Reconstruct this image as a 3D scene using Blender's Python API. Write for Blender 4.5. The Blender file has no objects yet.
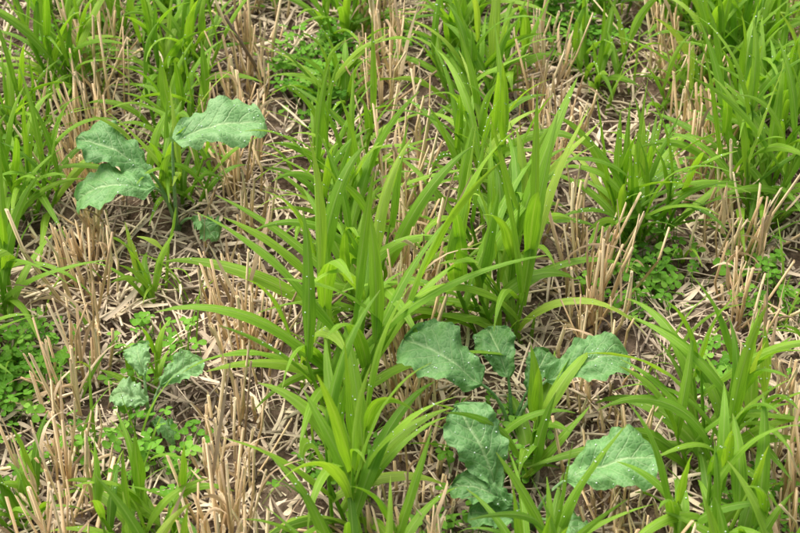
import bpy, math, random
from mathutils import Vector, noise, Matrix
R = random.Random(23)
sc = bpy.context.scene
pi = math.pi
ROW = -0.063   # drill rows drift in x per metre of y

# radish plants (metres): root, then leaves = (blade start, blade tip, width, sag, roll, tone, beads)
RADISH = [
 ((-.268, .055), [
    ((-.262, .050, .150), (-.160, .078, .165), .090, .012, -.15, .62, 26),
    ((-.292, .058, .095), (-.372, .080, .140), .074, .008, .1, .25, 8),
    ((-.284, .020, .105), (-.378, .026, .092), .080, .014, .12, .5, 10),
    ((-.245, .030, .050), (-.215, .010, .045), .045, .006, .2, .3, 2)]),
 ((.120, -.275), [
    ((.084, -.290, .098), (.008, -.250, .130), .086, .010, .2, .45, 18),
    ((.155, -.268, .082), (.238, -.243, .102), .070, .012, -.25, .5, 14),
    ((.114, -.262, .080), (.094, -.212, .108), .052, .008, .2, .2, 4),
    ((.136, -.262, .060), (.160, -.218, .080), .042, .008, -.2, .15, 2)]),
 ((.135, -.400), [
    ((.098, -.400, .060), (.062, -.355, .130), .072, .010, .1, .4, 10),
    ((.166, -.410, .085), (.252, -.396, .110), .086, .012, -.2, .5, 20),
    ((.122, -.430, .040), (.074, -.422, .058), .056, .008, 0, .3, 4),
    ((.112, -.418, .055), (.056, -.405, .078), .046, .008, .1, .2, 3),
    ((.150, -.430, .045), (.185, -.452, .050), .046, .008, .1, .35, 3)]),
 ((-.27, -.265), [
    ((-.268, -.270, .050), (-.305, -.262, .062), .042, .006, .2, .85, 5),
    ((-.272, -.250, .070), (-.285, -.212, .085), .036, .006, .3, .7, 4),
    ((-.255, -.255, .060), (-.215, -.225, .075), .040, .006, -.3, .6, 4),
    ((-.262, -.28, .030), (-.24, -.30, .035), .028, .006, 0, .5, 2)]),
]
def under_leaf(x, y, h):
    for root, lv in RADISH:
        for s, t, W, *_ in lv:
            ax, ay = s[0], s[1]; bx, by = t[0], t[1]
            dx, dy = bx - ax, by - ay
            u = ((x - ax) * dx + (y - ay) * dy) / (dx * dx + dy * dy)
            u = max(0, min(1, u))
            d = math.hypot(x - ax - dx * u, y - ay - dy * u)
            if d < W * .5 + .012 and h > min(s[2], t[2]) - .022: return min(s[2], t[2]) - .022
    return None

# ------------------------------------------------------------------ terrain height
def gz(x, y):
    d = max(abs(x), abs(y))
    k = 1.0 if d < 2 else 1.0 / (1 + (d - 2) * 0.2)
    z = 0.012 * noise.noise(Vector((x * 4, y * 4, 0))) + 0.008 * noise.noise(Vector((x * 13, y * 13, 3))) + 0.004 * noise.noise(Vector((x * 38, y * 38, 7)))
    return z * k

# ------------------------------------------------------------------ mesh accumulator
class MB:
    def __init__(s):
        s.v = []; s.f = []; s.m = []; s.r = []; s.a = []; s.c = []
    def vert(s, p, r, a, c):
        s.v.append((p[0], p[1], p[2])); s.r.append(r); s.a.append(a); s.c.append(c)
        return len(s.v) - 1
    def face(s, ids, m=0):
        s.f.append(ids); s.m.append(m)
    def build(s, name, mats, origin=None):
        me = bpy.data.meshes.new(name)
        v = s.v
        if origin:
            v = [(p[0] - origin[0], p[1] - origin[1], p[2] - origin[2]) for p in v]
        me.from_pydata(v, [], s.f)
        for mt in mats: me.materials.append(mt)
        me.polygons.foreach_set("material_index", s.m)
        me.polygons.foreach_set("use_smooth", [True] * len(s.f))
        for n, d in (("rnd", s.r), ("along", s.a), ("across", s.c)):
            at = me.attributes.new(n, 'FLOAT', 'POINT')
            at.data.foreach_set("value", d)
        me.update()
        ob = bpy.data.objects.new(name, me)
        if origin: ob.location = origin
        sc.collection.objects.link(ob)
        return ob

def perp(t):
    ref = Vector((0, 0, 1)) if abs(t.z) < 0.9 else Vector((1, 0, 0))
    a = t.cross(ref).normalized()
    return a, a.cross(t).normalized()

def tube(mb, pts, rad, sides, rnd, mat=0, hollow=0.0, cut=0.0, flat=1.0, cap=True):
    n = len(pts); rings = []
    for i, p in enumerate(pts):
        t = (pts[min(i + 1, n - 1)] - pts[max(i - 1, 0)]).normalized()
        a, b = perp(t)
        ring = []
        for k in range(sides):
            an = 2 * pi * k / sides
            q = p + a * math.cos(an) * rad[i] + b * math.sin(an) * rad[i] * flat
            if i == n - 1 and cut: q = q + t * cut * math.cos(an + rnd * 6)
            ring.append(mb.vert(q, rnd, i / (n - 1), k / sides))
        rings.append(ring)
    for i in range(n - 1):
        for k in range(sides):
            k2 = (k + 1) % sides
            mb.face((rings[i][k], rings[i][k2], rings[i + 1][k2], rings[i + 1][k]), mat)
    if hollow:
        t = (pts[-1] - pts[-2]).normalized()
        tops = [Vector(mb.v[j]) for j in rings[-1]]
        c = sum(tops, Vector()) / sides
        r1 = [mb.vert(c + (q - c) * 0.68, rnd, 1.0, 0.5) for q in tops]
        r2 = [mb.vert(c + (q - c) * 0.6 - t * hollow, rnd, 0.0, 0.5) for q in tops]
        for k in range(sides):
            k2 = (k + 1) % sides
            mb.face((rings[-1][k], rings[-1][k2], r1[k2], r1[k]), mat)
            mb.face((r1[k], r1[k2], r2[k2], r2[k]), mat)
        mb.face(tuple(r2), mat)
    elif cap:
        mb.face(tuple(rings[-1]), mat)

ICO = None
def drop(mb, p, r, mat):
    global ICO
    if ICO is None:
        g = (1 + 5 ** 0.5) / 2
        vs = [Vector(q).normalized() for q in [(-1,g,0),(1,g,0),(-1,-g,0),(1,-g,0),(0,-1,g),(0,1,g),(0,-1,-g),(0,1,-g),(g,0,-1),(g,0,1),(-g,0,-1),(-g,0,1)]]
        fs = [(0,11,5),(0,5,1),(0,1,7),(0,7,10),(0,10,11),(1,5,9),(5,11,4),(11,10,2),(10,7,6),(7,1,8),(3,9,4),(3,4,2),(3,2,6),(3,6,8),(3,8,9),(4,9,5),(2,4,11),(6,2,10),(8,6,7),(9,8,1)]
        ICO = (vs, fs)
    b = len(mb.v)
    for q in ICO[0]: mb.vert(p + q * r, 0, 0, 0)
    for f in ICO[1]: mb.face((b + f[0], b + f[1], b + f[2]), mat)

def sm(x): x = max(0, min(1, x)); return x * x * (3 - 2 * x)

def blade(mb, base, az, L, W, th0, th1, rnd, mat=0, seg=13, fold=0.25, twist=0.0, drift=0.0, wave=0.06, bp=1.5, basew=0.55, drops=0, dmat=1, tipp=2.0, ss=(-1, -0.5, 0, 0.5, 1)):
    """ribbon leaf: th = angle from vertical"""
    p = Vector(base); ds = L / seg; rows = []
    ph = R.uniform(0, 6.28); fr = R.uniform(2, 4)
    for i in range(seg + 1):
        t = i / seg
        th = th0 + (th1 - th0) * t ** bp
        a = az + drift * t
        tan = Vector((math.sin(th) * math.cos(a), math.sin(th) * math.sin(a), math.cos(th)))
        side = Vector((-math.sin(a), math.cos(a), 0))
        tw = twist * t
        nor = tan.cross(side)
        side2 = side * math.cos(tw) + nor * math.sin(tw)
        nor2 = tan.cross(side2)
        w = W * 0.5 * (basew + (1 - basew) * sm(t / 0.35)) * (max(0, 1 - t ** tipp)) ** 0.85
        w = max(w, 0.0004)
        fo = fold * (1.4 - 0.9 * t)
        row = []
        for s in ss:
            up = fo * abs(s) * w + wave * w * abs(s) * math.sin(fr * t * 6.28 + ph + (1.7 if s > 0 else 0))
            q = p + side2 * s * w * math.cos(fo * 0.6) - nor2 * up
            row.append(mb.vert(q, rnd, t, s))
        rows.append(row)
        p = p + tan * ds
    for i in range(seg):
        for k in range(len(ss) - 1):
            mb.face((rows[i][k], rows[i][k + 1], rows[i + 1][k + 1], rows[i + 1][k]), mat)
    for _ in range(drops):
        i = R.randint(2, seg - 2); s = R.uniform(-0.8, 0.8)
        a0 = Vector(mb.v[rows[i][0]]); a1 = Vector(mb.v[rows[i][-1]]); mid = Vector(mb.v[rows[i][len(ss) // 2]])
        q = mid.lerp(a1 if s > 0 else a0, abs(s))
        r = R.uniform(0.0004, 0.001)
        drop(mb, q + Vector((0, 0, r * 0.6)), r, dmat)

# ------------------------------------------------------------------ materials
def newmat(name):
    m = bpy.data.materials.new(name); m.use_nodes = True
    nt = m.node_tree; nt.nodes.clear()
    return m, nt, nt.nodes, nt.links

def attr(nt, n):
    a = nt.nodes.new("ShaderNodeAttribute"); a.attribute_name = n; return a.outputs["Fac"]
def math_(nt, op, a, b=None, c=None, clamp=False):
    n = nt.nodes.new("ShaderNodeMath"); n.operation = op; n.use_clamp = clamp
    for i, x in enumerate((a, b, c)):
        if x is None: continue
        if isinstance(x, (int, float)): n.inputs[i].default_value = x
        else: nt.links.new(x, n.inputs[i])
    return n.outputs[0]
def ramp(nt, fac, stops, interp='LINEAR'):
    n = nt.nodes.new("ShaderNodeValToRGB"); n.color_ramp.interpolation = interp
    cr = n.color_ramp
    while len(cr.elements) > 1: cr.elements.remove(cr.elements[-1])
    cr.elements[0].position = stops[0][0]; cr.elements[0].color = (*stops[0][1], 1)
    for p, c in stops[1:]:
        e = cr.elements.new(p); e.color = (*c, 1)
    nt.links.new(fac, n.inputs[0]); return n.outputs[0]
def mix(nt, typ, fac, a, b):
    n = nt.nodes.new("ShaderNodeMix"); n.data_type = 'RGBA'; n.blend_type = typ
    for i, x in ((0, fac), (6, a), (7, b)):
        if isinstance(x, (int, float)): n.inputs[i].default_value = x
        elif isinstance(x, tuple): n.inputs[i].default_value = (*x, 1)
        else: nt.links.new(x, n.inputs[i])
    return n.outputs[2]
def nz(nt, vec, scale, detail=3, rough=0.55):
    n = nt.nodes.new("ShaderNodeTexNoise"); n.inputs["Scale"].default_value = scale
    n.inputs["Detail"].default_value = detail; n.inputs["Roughness"].default_value = rough
    if vec is not None: nt.links.new(vec, n.inputs["Vector"])
    return n.outputs["Fac"]
def comb(nt, x, y, z):
    n = nt.nodes.new("ShaderNodeCombineXYZ")
    for i, q in enumerate((x, y, z)):
        if isinstance(q, (int, float)): n.inputs[i].default_value = q
        else: nt.links.new(q, n.inputs[i])
    return n.outputs[0]
def pos(nt):
    return nt.nodes.new("ShaderNodeNewGeometry").outputs["Position"]
def bump(nt, h, strength, dist):
    n = nt.nodes.new("ShaderNodeBump"); n.inputs["Strength"].default_value = strength
    n.inputs["Distance"].default_value = dist; nt.links.new(h, n.inputs["Height"]); return n.outputs[0]
def finish(nt, col, rough, normal=None, transl=0.0, tcol=None, spec=0.5):
    o = nt.nodes.new("ShaderNodeOutputMaterial")
    if spec == 0:
        p = nt.nodes.new("ShaderNodeBsdfDiffuse"); nt.links.new(col, p.inputs["Color"])
    else:
        p = nt.nodes.new("ShaderNodeBsdfPrincipled")
        nt.links.new(col, p.inputs["Base Color"])
        p.inputs["Roughness"].default_value = rough
        p.inputs["Specular IOR Level"].default_value = spec
    if normal: nt.links.new(normal, p.inputs["Normal"])
    if transl:
        t = nt.nodes.new("ShaderNodeBsdfTranslucent"); nt.links.new(tcol, t.inputs["Color"])
        mx = nt.nodes.new("ShaderNodeMixShader"); mx.inputs[0].default_value = transl
        nt.links.new(p.outputs[0], mx.inputs[1]); nt.links.new(t.outputs[0], mx.inputs[2])
        nt.links.new(mx.outputs[0], o.inputs[0])
    else: nt.links.new(p.outputs[0], o.inputs[0])

def grass_mat(name, stops, transl=0.38):
    m, nt, N, L = newmat(name)
    r, a, c = attr(nt, "rnd"), attr(nt, "along"), attr(nt, "across")
    base = ramp(nt, r, stops)
    v = comb(nt, math_(nt, 'MULTIPLY', c, 9.0), math_(nt, 'MULTIPLY', a, 2.2), math_(nt, 'MULTIPLY', r, 60))
    streak = nz(nt, v, 1.6, 1)
    base = mix(nt, 'MULTIPLY', 1.0, base, ramp(nt, streak, [(0.3, (0.68, 0.74, 0.62)), (0.72, (1.28, 1.2, 1.25))]))
    ac = math_(nt, 'ABSOLUTE', c)
    rib = math_(nt, 'SUBTRACT', 1.0, math_(nt, 'DIVIDE', ac, 0.15), clamp=True)
    base = mix(nt, 'MIX', math_(nt, 'MULTIPLY', rib, 0.5), base, (0.43, 0.57, 0.18))
    tip = math_(nt, 'MULTIPLY', math_(nt, 'SUBTRACT', a, 0.93, clamp=True), 8, clamp=True)
    base = mix(nt, 'MIX', math_(nt, 'MULTIPLY', tip, math_(nt, 'GREATER_THAN', streak, 0.52)), base, (0.42, 0.33, 0.14))
    h = math_(nt, 'SINE', math_(nt, 'MULTIPLY', c, 45))
    h = math_(nt, 'ADD', math_(nt, 'MULTIPLY', h, 0.3), math_(nt, 'MULTIPLY', rib, -1.5))
    tc = mix(nt, 'MULTIPLY', 1.0, base, (1.45, 1.45, 0.52))
    finish(nt, base, 0.5, bump(nt, h, 0.5, 0.0004), transl, tc, 0.35)
    return m
M_grass = grass_mat("grass_leaf", [(0, (0.115, 0.27, 0.024)), (0.45, (0.205, 0.415, 0.036)), (0.8, (0.29, 0.51, 0.052)), (1, (0.42, 0.60, 0.10))])

def straw_mat(name, stops, trans=0.0, spec=.35):
    m, nt, N, L = newmat(name)
    r, a, c = attr(nt, "rnd"), attr(nt, "along"), attr(nt, "across")
    base = ramp(nt, r, stops)
    v = comb(nt, math_(nt, 'MULTIPLY', c, 14.0), math_(nt, 'MULTIPLY', a, 3.5), math_(nt, 'MULTIPLY', r, 70))
    st = nz(nt, v, 1.5, 1, 0.65)
    base = mix(nt, 'MULTIPLY', 1.0, base, ramp(nt, st, [(0.27, (0.45, 0.39, 0.34)), (0.48, (1, 1, 1)), (0.72, (1.22, 1.2, 1.18))]))
    finish(nt, base, 0.5, None, trans, base, spec)
    return m
M_straw = straw_mat("stubble_straw", [(0, (0.90, 0.745, 0.49)), (0.35, (0.81, 0.615, 0.36)), (0.6, (0.66, 0.47, 0.26)), (0.85, (0.44, 0.315, 0.19)), (1, (0.20, 0.14, 0.095))])
M_litter = straw_mat("weathered_straw", [(0, (0.86, 0.735, 0.54)), (0.3, (0.64, 0.54, 0.40)), (0.6, (0.42, 0.35, 0.265)), (0.85, (0.23, 0.185, 0.145)), (1, (0.09, 0.068, 0.052))], spec=0)
M_sheath = straw_mat("dry_leaf", [(0, (0.84, 0.70, 0.48)), (0.5, (0.66, 0.50, 0.32)), (1, (0.33, 0.245, 0.165))], 0.25, spec=0)

# water beads
m, nt, N, L = newmat("water_bead"); M_water = m
p = N.new("ShaderNodeBsdfPrincipled"); o = N.new("ShaderNodeOutputMaterial"); L.new(p.outputs[0], o.inputs[0])
nn = N.new("ShaderNodeTexNoise"); nn.inputs["Scale"].default_value = 900
rr = N.new("ShaderNodeValToRGB"); rr.color_ramp.elements[0].color = (.55, .68, .55, 1); rr.color_ramp.elements[1].color = (.9, .95, .92, 1)
L.new(nn.outputs["Fac"], rr.inputs[0]); L.new(rr.outputs[0], p.inputs["Base Color"]); p.inputs["Roughness"].default_value = 0.08

# radish leaf
def radish_mat():
    m, nt, N, L = newmat("radish_leaf")
    r, a, c = attr(nt, "rnd"), attr(nt, "along"), attr(nt, "across")
    ac = math_(nt, 'ABSOLUTE', c)
    base = ramp(nt, r, [(0, (0.095, 0.25, 0.065)), (0.5, (0.165, 0.365, 0.115)), (1, (0.31, 0.51, 0.24))])
    bl = nz(nt, pos(nt), 70, 3)
    base = mix(nt, 'MULTIPLY', 1.0, base, ramp(nt, bl, [(0.3, (0.76, 0.81, 0.72)), (0.7, (1.2, 1.15, 1.22))]))
    wob = math_(nt, 'MULTIPLY', bl, 0.25)
    q = math_(nt, 'ADD', math_(nt, 'SUBTRACT', math_(nt, 'MULTIPLY', a, 6.0), math_(nt, 'MULTIPLY', ac, 1.9)), wob)
    fr = math_(nt, 'ABSOLUTE', math_(nt, 'SUBTRACT', math_(nt, 'FRACT', q), 0.5))
    vein = math_(nt, 'SUBTRACT', 1.0, math_(nt, 'DIVIDE', fr, 0.08), clamp=True)
    vein = math_(nt, 'MULTIPLY', vein, math_(nt, 'SUBTRACT', 1.15, ac, clamp=True))
    rib = math_(nt, 'SUBTRACT', 1.0, math_(nt, 'DIVIDE', ac, 0.075), clamp=True)
    vor = N.new("ShaderNodeTexVoronoi"); vor.feature = 'DISTANCE_TO_EDGE'; vor.inputs["Scale"].default_value = 170
    L.new(pos(nt), vor.inputs["Vector"])
    net = math_(nt, 'MULTIPLY', vor.outputs["Distance"], 4.0, clamp=True)
    vv = math_(nt, 'MAXIMUM', math_(nt, 'MULTIPLY', vein, 0.8), rib)
    vc = math_(nt, 'MAXIMUM', vv, math_(nt, 'MULTIPLY', math_(nt, 'SUBTRACT', 0.45, net, clamp=True), 0.6))
    base = mix(nt, 'MIX', math_(nt, 'MULTIPLY', vc, 0.75), base, (0.50, 0.68, 0.35))
    tc = mix(nt, 'MULTIPLY', 1.0, base, (1.3, 1.3, 0.6))
    h = math_(nt, 'SUBTRACT', math_(nt, 'MULTIPLY', net, 0.4), vv)
    finish(nt, base, 0.52, bump(nt, h, 0.65, 0.0014), 0.22, tc, 0.4)
    return m
M_rad = radish_mat()

def herb_mat():
    m, nt, N, L = newmat("clover_leaf")
    r, a, c = attr(nt, "rnd"), attr(nt, "along"), attr(nt, "across")
    base = ramp(nt, r, [(0, (0.08, 0.22, 0.025)), (0.5, (0.15, 0.36, 0.04)), (1, (0.25, 0.48, 0.08))])
    d = math_(nt, 'ABSOLUTE', math_(nt, 'SUBTRACT', math_(nt, 'ADD', a, math_(nt, 'MULTIPLY', math_(nt, 'ABSOLUTE', c), 0.25)), 0.55))
    mark = math_(nt, 'SUBTRACT', 1.0, math_(nt, 'DIVIDE', d, 0.12), clamp=True)
    base = mix(nt, 'MIX', math_(nt, 'MULTIPLY', mark, 0.25), base, (0.3, 0.5, 0.2))
    tc = mix(nt, 'MULTIPLY', 1.0, base, (1.4, 1.3, 0.5))
    finish(nt, base, 0.45, None, 0.3, tc, 0)
    return m
M_herb = herb_mat()

def soil_mat():
    m, nt, N, L = newmat("soil")
    P = pos(nt)
    n1 = nz(nt, P, 9, 2); n2 = nz(nt, P, 140, 3, 0.75)
    col = ramp(nt, n2, [(0.3, (0.05, 0.034, 0.023)), (0.5, (0.12, 0.083, 0.057)), (0.68, (0.24, 0.175, 0.125))])
    col = mix(nt, 'MIX', ramp(nt, n1, [(0.42, (0, 0, 0)), (0.62, (0.5, 0.5, 0.5))]), col, (0.25, 0.19, 0.14))
    finish(nt, col, 0.85, bump(nt, n2, 0.9, 0.006), spec=0)
    return m
M_soil = soil_mat()

# ------------------------------------------------------------------ ground (one sheet to the horizon)
cs = []
q = -1.3
while q <= 1.3: cs.append(q); q += 0.0125
st = 0.02; q = 1.3
ext = []
while q < 400: q += st; ext.append(q); st *= 1.25
xs = [-e for e in reversed(ext)] + cs + ext
ys = xs
g = MB(); n = len(xs)
for yy in ys:
    for xx in xs:
        g.vert((xx, yy, gz(xx, yy)), 0, 0, 0)
for j in range(n - 1):
    for i in range(n - 1):
        b = j * n + i
        g.face((b, b + 1, b + n + 1, b + n))
g.build("ground", [M_soil])

# ------------------------------------------------------------------ litter
X0, X1, Y0, Y1 = -0.80, 0.80, -0.65, 1.0
lit = MB()
for i in range(17000):
    x, y = R.uniform(X0, X1), R.uniform(Y0, Y1)
    dn = noise.noise(Vector((x * 5, y * 5, 20)))
    if dn < -0.33 and R.random() < 0.5: continue
    L_ = R.choice([R.uniform(.01, .035), R.uniform(.02, .06), R.uniform(.02, .06), R.uniform(.05, .12)])
    az = R.gauss(pi / 2, 0.9) if R.random() < 0.35 else R.uniform(0, 2 * pi)
    dx, dy = math.cos(az) * L_ / 2, math.sin(az) * L_ / 2
    z = R.uniform(0.001, 0.019)
    t1, t2 = R.uniform(0, .006), R.uniform(0, .012)
    bx, by = -dy * R.uniform(-.15, .15), dx * R.uniform(-.15, .15)
    p0 = Vector((x - dx, y - dy, gz(x - dx, y - dy) + z + t1)); p2 = Vector((x + dx, y + dy, gz(x + dx, y + dy) + z + t2))
    p1 = (p0 + p2) / 2 + Vector((bx, by, R.uniform(-.001, .003)))
    rn = min(1, max(0, R.gauss(0.45 + 0.4 * noise.noise(Vector((x * 7, y * 7, 9))), 0.24)))
    if R.random() < 0.55:
        r_ = R.uniform(.0006, .0021)
        tube(lit, [p0, p1, p2], [r_, r_, r_ * R.uniform(.5, 1)], 5, rn, 0, flat=R.uniform(.4, 1))
    else:
        w = R.uniform(.001, .0034)
        blade(lit, p0, az, L_, w * 2, R.uniform(1.35, 1.65), R.uniform(1.45, 1.8), rn, 0, seg=5, fold=R.uniform(-.5, .6), twist=R.uniform(-2.2, 2.2), drift=R.uniform(-.7, .7), wave=.2, basew=.8, ss=(-1, 0, 1))
# chaff
for i in range(18000):
    x, y = R.uniform(X0, X1), R.uniform(Y0, Y1)
    z = gz(x, y) + R.uniform(.001, .007); L_ = R.uniform(.003, .014); w = R.uniform(.0008, .003); az = R.uniform(0, 6.28)
    d = Vector((math.cos(az), math.sin(az), R.uniform(-.3, .3))) * L_ / 2; s = Vector((-math.sin(az), math.cos(az), R.uniform(-.4, .4))) * w / 2
    c = Vector((x, y, z)); rn = min(1, max(0, R.gauss(.5, .3)))
    ids = [lit.vert(c - d - s, rn, 0, -1), lit.vert(c + d - s * .5, rn, 1, -1), lit.vert(c + d + s * .5, rn, 1, 1), lit.vert(c - d + s, rn, 0, 1)]
    lit.face(tuple(ids))
lit.build("straw_litter", [M_litter])

# ------------------------------------------------------------------ stubble rows
def stalk(mb, x, y, lean, laz, h, r, rn):
    cap_ = under_leaf(x + math.sin(lean) * math.cos(laz) * h, y + math.sin(lean) * math.sin(laz) * h, h)
    if cap_ is None: cap_ = under_leaf(x, y, h)
    if cap_ is not None:
        if cap_ < .03: return
        h = min(h, cap_)
    z = gz(x, y) - .008
    d = Vector((math.sin(lean) * math.cos(laz), math.sin(lean) * math.sin(laz), math.cos(lean)))
    bend = Vector((R.gauss(0, 1), R.gauss(0, 1), 0)) * h * .035
    n1 = R.uniform(.25, .75)
    ts = [0, n1 - .025, n1, n1 + .025, 1.0]
    pts = []; rad = []
    for t in ts:
        pts.append(Vector((x, y, z)) + d * h * t + bend * math.sin(t * pi))
        rad.append(r * (1.3 if abs(t - n1) < .001 else 1.0) * (1.12 - .2 * t))
    tube(mb, pts, rad, 6, rn, 0, hollow=.006, cut=r * R.uniform(.2, 2.2), flat=R.uniform(.6, 1))
    if R.random() < .5:
        t = R.uniform(0.05, .8)
        b = Vector((x, y, z)) + d * h * t
        blade(mb, b, R.uniform(0, 6.28), h * R.uniform(.3, .9), R.uniform(.003, .0065), lean + R.uniform(0, .3), R.choice([R.uniform(.2, .8), R.uniform(1.2, 2.9)]), min(1, max(0, R.gauss(.5, .28))), 1, seg=7, fold=R.uniform(.1, .9), twist=R.uniform(-3, 3), drift=R.uniform(-1.2, 1.2), wave=.2, basew=.9, ss=(-1, 0, 1))

rows_x = [-.75, -.56, -.372, -.193, .012, .208, .392, .58, .77]
for ri, x0 in enumerate(rows_x):
    mb = MB(); y = Y0 + R.uniform(0, .05)
    while y < Y1:
        xc = x0 + ROW * (y + .05) + R.gauss(0, .008)
        if abs(x0 + .193) < .01 and y > .2: xc += .12 * (y - .2)
        nst = int(max(3, R.gauss(11, 4)))
        hh = R.uniform(.085, .15)
        for k in range(nst):
            ox, oy = R.gauss(0, .016), R.gauss(0, .022)
            laz = math.atan2(oy, ox) + R.gauss(0, 1.0)
            ln = abs(R.gauss(.0, .12)) + min(.18, math.hypot(ox, oy) * 3.5)
            if R.random() < .10: ln = R.uniform(.5, 1.35)
            h = hh * R.choice([R.uniform(.3, .7), R.uniform(.6, 1.15), R.uniform(.75, 1.15), R.uniform(.75, 1.15)])
            stalk(mb, xc + ox, y + oy, ln, laz, h, R.uniform(.0012, .0024), min(1, max(0, R.gauss(.36, .27))))
        y += R.uniform(.022, .05) if R.random() < .9 else R.uniform(.07, .12)
    mb.build("straw_stubble_row", [M_straw, M_sheath])

# ------------------------------------------------------------------ grass plants
def grass_into(mb, x, y, h, nt_, W, spread=1.0, tone=.5):
    for k in range(nt_):
        a0 = k * 2.4 + R.uniform(0, 1.5); off = R.uniform(0, .028)
        bx, by = x + math.cos(a0) * off, y + math.sin(a0) * off
        lean = R.uniform(.02, .40) * spread; sl = h * R.uniform(.24, .50)
        hk = R.uniform(.68, 1.02)
        base = Vector((bx, by, gz(bx, by) - .005))
        d = Vector((math.sin(lean) * math.cos(a0), math.sin(lean) * math.sin(a0), math.cos(lean)))
        rn = min(1, max(0, R.gauss(tone, .16)))
        pts = [base + d * sl * t + Vector((0, 0, .1 * sl * t * t)) for t in (0, .3, .6, .85, 1)]
        tube(mb, pts, [.0028, .0032, .003, .0025, .0014], 6, min(1, rn + .2), 0, flat=.65, cap=False)
        nl = R.randint(4, 5); pl = R.uniform(0, 6.28)
        for i in range(nl):
            f = i / (nl - 1)
            t = .2 + .77 * f
            b = base + d * sl * t + Vector((0, 0, .1 * sl * t * t))
            az = pl + i * pi + R.gauss(0, .5)
            LL = h * hk * (R.uniform(.5, .82) if f < .99 else R.uniform(.42, .66))
            if f < .35: th0, th1 = R.uniform(.35, .9), R.uniform(1.4, 2.5)
            elif f < .8: th0, th1 = R.uniform(.15, .6), R.uniform(.8, 2.1)
            else: th0, th1 = R.uniform(.02, .3), R.uniform(.2, 1.2)
            th1 *= (.75 + .25 * spread)
            blade(mb, b, az, LL, W * R.uniform(.65, 1.25), th0, th1, min(1, max(0, R.gauss(tone + .1 * f, .2))), 0, seg=12,
                  fold=R.uniform(.15, .5) if f < .8 else R.uniform(.4, .9), twist=R.gauss(0, .7), drift=R.gauss(0, .4), wave=R.uniform(.03, .14),
                  bp=R.uniform(.9, 2.2), drops=(R.randint(2, 7) if R.random() < .3 else 0))
def grass(x, y, h, nt_, W, spread=1.0, tone=.5):
    mb = MB()
    grass_into(mb, x, y, h * 1.05, nt_ + 1, W * 1.14, spread, tone)
    return mb.build("millet_grass_plant", [M_grass, M_water], (x, y, gz(x, y)))

plants = [
 # x, y, h, tillers, width, spread, tone
 (-.068,-.235,.33,6,.0175,1.25,.6), (-.05,-.405,.28,6,.0155,1.4,.6), (-.066,.03,.25,7,.012,1.0,.5), (-.07,.14,.21,5,.011,1.0,.5),
 (-.075,.44,.21,6,.011,1,.5), (-.09,.30,.17,4,.010,1,.45), (-.09,.60,.2,6,.012,1,.5), (-.045,-.10,.27,5,.015,1.2,.6),
 (.114,-.115,.33,6,.015,1.1,.6), (.10,.115,.24,7,.012,1.1,.55), (.098,.29,.22,8,.013,1.4,.5), (.125,-.335,.19,3,.0135,1.4,.4),
 (.085,.50,.21,7,.012,1.1,.55), (.115,.0,.24,6,.013,1.1,.55), (.085,.40,.2,6,.012,1.1,.5),
 (.285,.035,.23,9,.0115,1.1,.45), (.335,-.325,.27,8,.0145,1.4,.5), (.26,.36,.16,4,.010,1,.5), (.43,.34,.24,10,.0115,1.1,.5), (.445,.09,.26,10,.012,1.3,.5),
 (.31,-.455,.2,6,.014,1.3,.5), (.49,-.17,.2,5,.012,1.2,.45), (.445,.21,.23,8,.012,1.2,.5), (.27,.50,.2,6,.011,1,.5), (.36,.50,.2,6,.011,1,.5),
 (.47,.40,.22,6,.011,1.1,.5), (.37,.30,.17,4,.010,1.2,.5), (.50,.30,.22,6,.011,1.1,.5), (.40,.43,.2,5,.011,1.1,.5), (.30,.13,.15,3,.010,1.1,.45),
 (-.275,.10,.20,6,.011,1.1,.45), (-.295,.34,.21,9,.0115,1.1,.5), (-.29,.22,.18,5,.010,1,.45), (-.45,.34,.22,9,.0105,1.1,.5), (-.455,.08,.2,8,.0105,1.1,.45),
 (-.46,-.10,.25,5,.013,1.1,.5), (-.47,-.20,.2,4,.012,1.1,.45), (-.285,-.07,.14,2,.011,.8,.65), (-.26,-.425,.17,5,.013,1.5,.5), (-.38,-.40,.13,4,.010,1.3,.4),
 (-.30,.50,.18,6,.011,1,.5), (-.47,.52,.18,6,.011,1,.5), (-.27,-.22,.12,1,.009,.8,.5), (-.47,.21,.2,6,.010,1,.5), (.50,.46,.2,6,.011,1,.5), (.50,-.42,.2,4,.012,1.2,.5),
 (-.40,.44,.16,5,.009,1.2,.45), (-.18,.55,.15,4,.009,1.2,.5),
]
for P in plants: grass(*P)
for gx in (-.66, -.47, -.28, -.085, .11, .30, .48, .67):
    y = Y0
    while y < Y1:
        inside = (-.52 < gx < .52) and (-.5 < y < .62)
        if not inside:
            grass(gx + ROW * (y + .05) + R.gauss(0, .012), y, R.uniform(.18, .26), R.randint(3, 5), R.uniform(.010, .014))
        y += R.uniform(.10, .18)
# thin self-sown seedlings scattered through the sward
mb = MB()
for i in range(230):
    gx = R.choice((-.47, -.28, -.085, .11, .30, .48, -.37, .39)); y = R.uniform(-.5, .75)
    x = gx + ROW * (y + .05) + R.gauss(0, .035)
    if under_leaf(x, y, .2) is not None: continue
    z = gz(x, y)
    for k in range(R.randint(1, 4)):
        blade(mb, (x + R.gauss(0, .003), y + R.gauss(0, .003), z - .002), R.uniform(0, 6.28), R.uniform(.04, .12), R.uniform(.002, .006), R.uniform(.1, .6), R.uniform(.6, 2.1), min(1, max(0, R.gauss(.5, .25))), 0, seg=8, fold=.3, twist=R.gauss(0, .6), drift=R.gauss(0, .4), ss=(-1, 0, 1))
mb.build("grass_seedlings", [M_grass])

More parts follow.
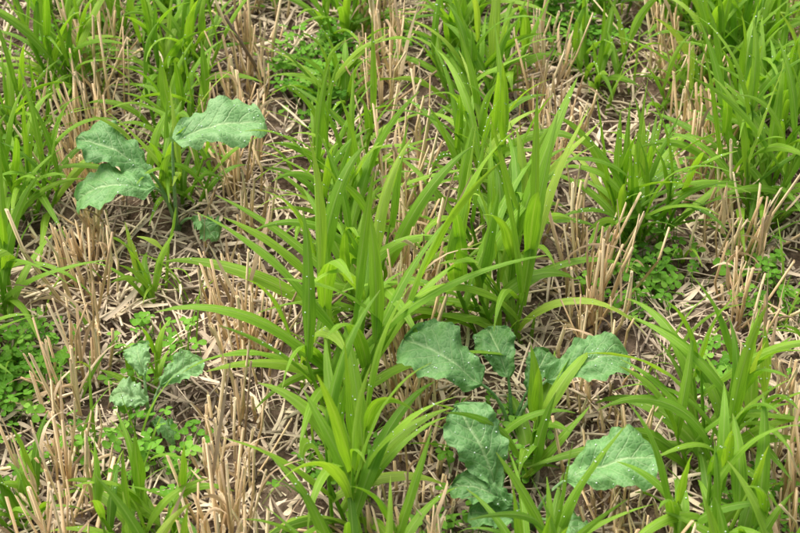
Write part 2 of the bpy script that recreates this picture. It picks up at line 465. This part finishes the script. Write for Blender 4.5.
# ------------------------------------------------------------------ radish
def radish_leaf(mb, root, s, t, W, sag=.012, roll=0.0, rn=.5, drops=12):
    s = Vector(s); t = Vector(t); root = Vector(root)
    mid = root.lerp(s, .45) + Vector((0, 0, .25 * s.z))
    mid.x = root.x + (s.x - root.x) * .25; mid.y = root.y + (s.y - root.y) * .25
    pts = []
    for i in range(8):
        u = i / 7; pts.append(root * (1 - u) ** 2 + mid * 2 * u * (1 - u) + s * u * u)
    tube(mb, pts, [.0026 - .0012 * i / 7 for i in range(8)], 7, min(1, rn + .35), 0, cap=False)
    D = t - s; L_ = D.length; D.normalize()
    side = D.cross(Vector((0, 0, 1))).normalized()
    nor = side.cross(D)
    side, nor = side * math.cos(roll) + nor * math.sin(roll), nor * math.cos(roll) - side * math.sin(roll)
    NA, NC = 44, 18; grid = []
    ph = R.uniform(0, 6)
    for i in range(NA + 1):
        a = i / NA; row = []
        for k in range(NC + 1):
            c = -1 + 2 * k / NC
            sg = 1 if c > 0 else -1
            w = (a ** .66) * max(0, 1 - a ** 3.6) ** .5 * 1.22
            w += .12 * math.exp(-((a - .08) / .05) ** 2)
            w *= 1 + .045 * math.sin(a * 2 * pi * 4.5 + ph + sg) + .03 * math.sin(a * 2 * pi * 11 + ph * 2 * sg) + .05 * noise.noise(Vector((a * 9, sg * 3, ph)))
            w = max(w, .03) if a < .97 else max(w, .002)
            y_ = c * w * W * .5
            x_ = a * L_ + abs(c) * .08 * L_ * (a - .25) * (1 if a < .9 else .5)
            e = c * c
            zz = sag * 4 * a * (1 - a) * .8 - .012 * (a ** 3) + .22 * abs(y_) * (1 - .8 * abs(c))
            zz += e * .0065 * (W / .08) * math.sin(a * 2 * pi * 2.4 + ph + sg * 1.3) + e * e * .0025 * math.sin(a * 2 * pi * 6.5 + ph * 3) + .0065 * noise.noise(Vector((a * 3.5, c * 2.3, ph * 3)))
            q = a * 6 - abs(c) * 1.9
            fr = abs((q % 1) - .5)
            zz -= .0013 * max(0, 1 - fr / .25) * (1 - abs(c)) + .0018 * max(0, 1 - abs(c) / .12)
            p = s + D * x_ + side * y_ + nor * zz
            row.append(mb.vert(p, rn, a, c))
        grid.append(row)
    for i in range(NA):
        for k in range(NC):
            mb.face((grid[i][k], grid[i][k + 1], grid[i + 1][k + 1], grid[i + 1][k]))
    for _ in range(drops):
        i = R.randint(4, NA - 2); k = R.randint(1, NC - 1); r = R.uniform(.0004, .001)
        drop(mb, Vector(mb.v[grid[i][k]]) + nor * r * .5, r, 1)

for root, leaves in RADISH:
    mb = MB(); rt = (root[0], root[1], gz(*root) - .003)
    for lf in leaves: radish_leaf(mb, rt, *lf)
    mb.build("radish_plant", [M_rad, M_water], rt)

# ------------------------------------------------------------------ clover / small weeds
def clover(x, y, rad, n_, hmax=.05, sz=1.05):
    mb = MB(); z0 = gz(x, y)
    for i in range(n_):
        a = R.uniform(0, 6.28); rr = rad * 1.1 * math.sqrt(R.random()) * R.uniform(.7, 1.25)
        px, py = x + rr * math.cos(a), y + rr * math.sin(a) * 1.1
        h = R.uniform(.012, hmax) ; g0 = gz(px, py)
        ox, oy = R.gauss(0, .008), R.gauss(0, .008)
        top = Vector((px + ox, py + oy, g0 + h)); rn = min(1, max(0, R.gauss(.5, .25)))
        tube(mb, [Vector((px, py, g0 - .002)), Vector((px + ox * .3, py + oy * .3, g0 + h * .6)), top], [.0006, .0005, .0004], 4, min(1, rn + .3), 0)
        a0 = R.uniform(0, 6.28); tilt = Vector((R.gauss(0, .3), R.gauss(0, .3), 1)).normalized()
        ax, bx = perp(tilt)
        lsz = R.uniform(.6, 1.15)
        for k in range(3):
            an = a0 + k * 2.094 + R.gauss(0, .12); LL = R.uniform(.008, .011) * sz * lsz; W = LL * R.uniform(.75, .95)
            d = ax * math.cos(an) + bx * math.sin(an); s = ax * -math.sin(an) + bx * math.cos(an)
            dr = R.uniform(-.25, .15)
            prof = [(0, .08), (.25, .55), (.55, .95), (.82, .9), (.97, .5)]
            prev = None
            for (u, w) in prof:
                c = top + d * LL * u + tilt * (LL * dr * u * u)
                ids = (mb.vert(c - s * W * .5 * w + tilt * W * .12 * w, rn, u, -w), mb.vert(c, rn, u, 0), mb.vert(c + s * W * .5 * w + tilt * W * .12 * w, rn, u, w))
                if prev:
                    mb.face((prev[0], prev[1], ids[1], ids[0])); mb.face((prev[1], prev[2], ids[2], ids[1]))
                prev = ids
    mb.build("clover_patch", [M_herb], (x, y, z0))
for cpt in [(-.42,-.19,.05,150), (-.45,-.24,.04,80), (-.115,.37,.05,120), (-.10,.30,.04,70), (.24,.44,.06,110), (.20,.52,.05,70), (.27,-.06,.05,60), (.30,.0,.05,50),
            (-.44,.42,.06,60), (-.25,-.34,.05,40), (-.27,-.16,.045,40), (.42,-.06,.05,45), (.36,-.21,.05,40), (.07,-.44,.05,40), (.10,-.30,.05,35), (-.36,.5,.07,60),
            (.34,.16,.05,30), (-.47,.15,.05,40), (-.07,-.33,.05,30), (.38,-.40,.05,45), (-.2,.60,.07,60), (.1,.56,.06,50), (.44,.46,.05,40), (.0,.42,.04,25), (.09,.38,.05,45), (-.23,.16,.03,20),
            (-.42,-.33,.06,45), (-.30,-.30,.04,25), (.48,-.27,.05,35),
            (-.66,-.1,.08,60), (-.7,.4,.08,60), (.68,.1,.08,60), (.7,-.4,.08,60), (.1,.9,.1,80), (-.3,.9,.1,80)]:
    clover(*cpt)

# ------------------------------------------------------------------ light
w = bpy.data.worlds.new("World"); sc.world = w; w.use_nodes = True
nt = w.node_tree; nt.nodes.clear()
sky = nt.nodes.new("ShaderNodeTexSky"); sky.sky_type = 'NISHITA'; sky.sun_disc = False
el, azs = math.radians(66), math.radians(-50)
sky.sun_elevation = el; sky.sun_rotation = azs; sky.air_density = 1.0; sky.dust_density = 6.0
bg = nt.nodes.new("ShaderNodeBackground"); bg.inputs[1].default_value = 0.15
o = nt.nodes.new("ShaderNodeOutputWorld"); nt.links.new(sky.outputs[0], bg.inputs[0]); nt.links.new(bg.outputs[0], o.inputs[0])
sl = bpy.data.lights.new("sun", 'SUN'); sl.energy = 4.9; sl.angle = math.radians(60); sl.color = (1, .95, .87)
so = bpy.data.objects.new("sun", sl); sc.collection.objects.link(so)
sd = Vector((math.sin(azs) * math.cos(el), math.cos(azs) * math.cos(el), math.sin(el)))
so.rotation_euler = (-sd).to_track_quat('-Z', 'Y').to_euler()

# ------------------------------------------------------------------ camera
cd = bpy.data.cameras.new("camera"); cd.lens = 85; cd.sensor_width = 36; cd.clip_end = 1000; cd.clip_start = .05
co = bpy.data.objects.new("camera", cd); sc.collection.objects.link(co)
co.location = (0, -1.665, 1.5); co.rotation_euler = (math.radians(48), 0, 0)
cd.dof.use_dof = True; cd.dof.focus_distance = 2.1; cd.dof.aperture_fstop = 11
sc.camera = co
sc.view_settings.view_transform = 'Standard'; sc.view_settings.look = 'None'; sc.view_settings.exposure = 0
print("done")
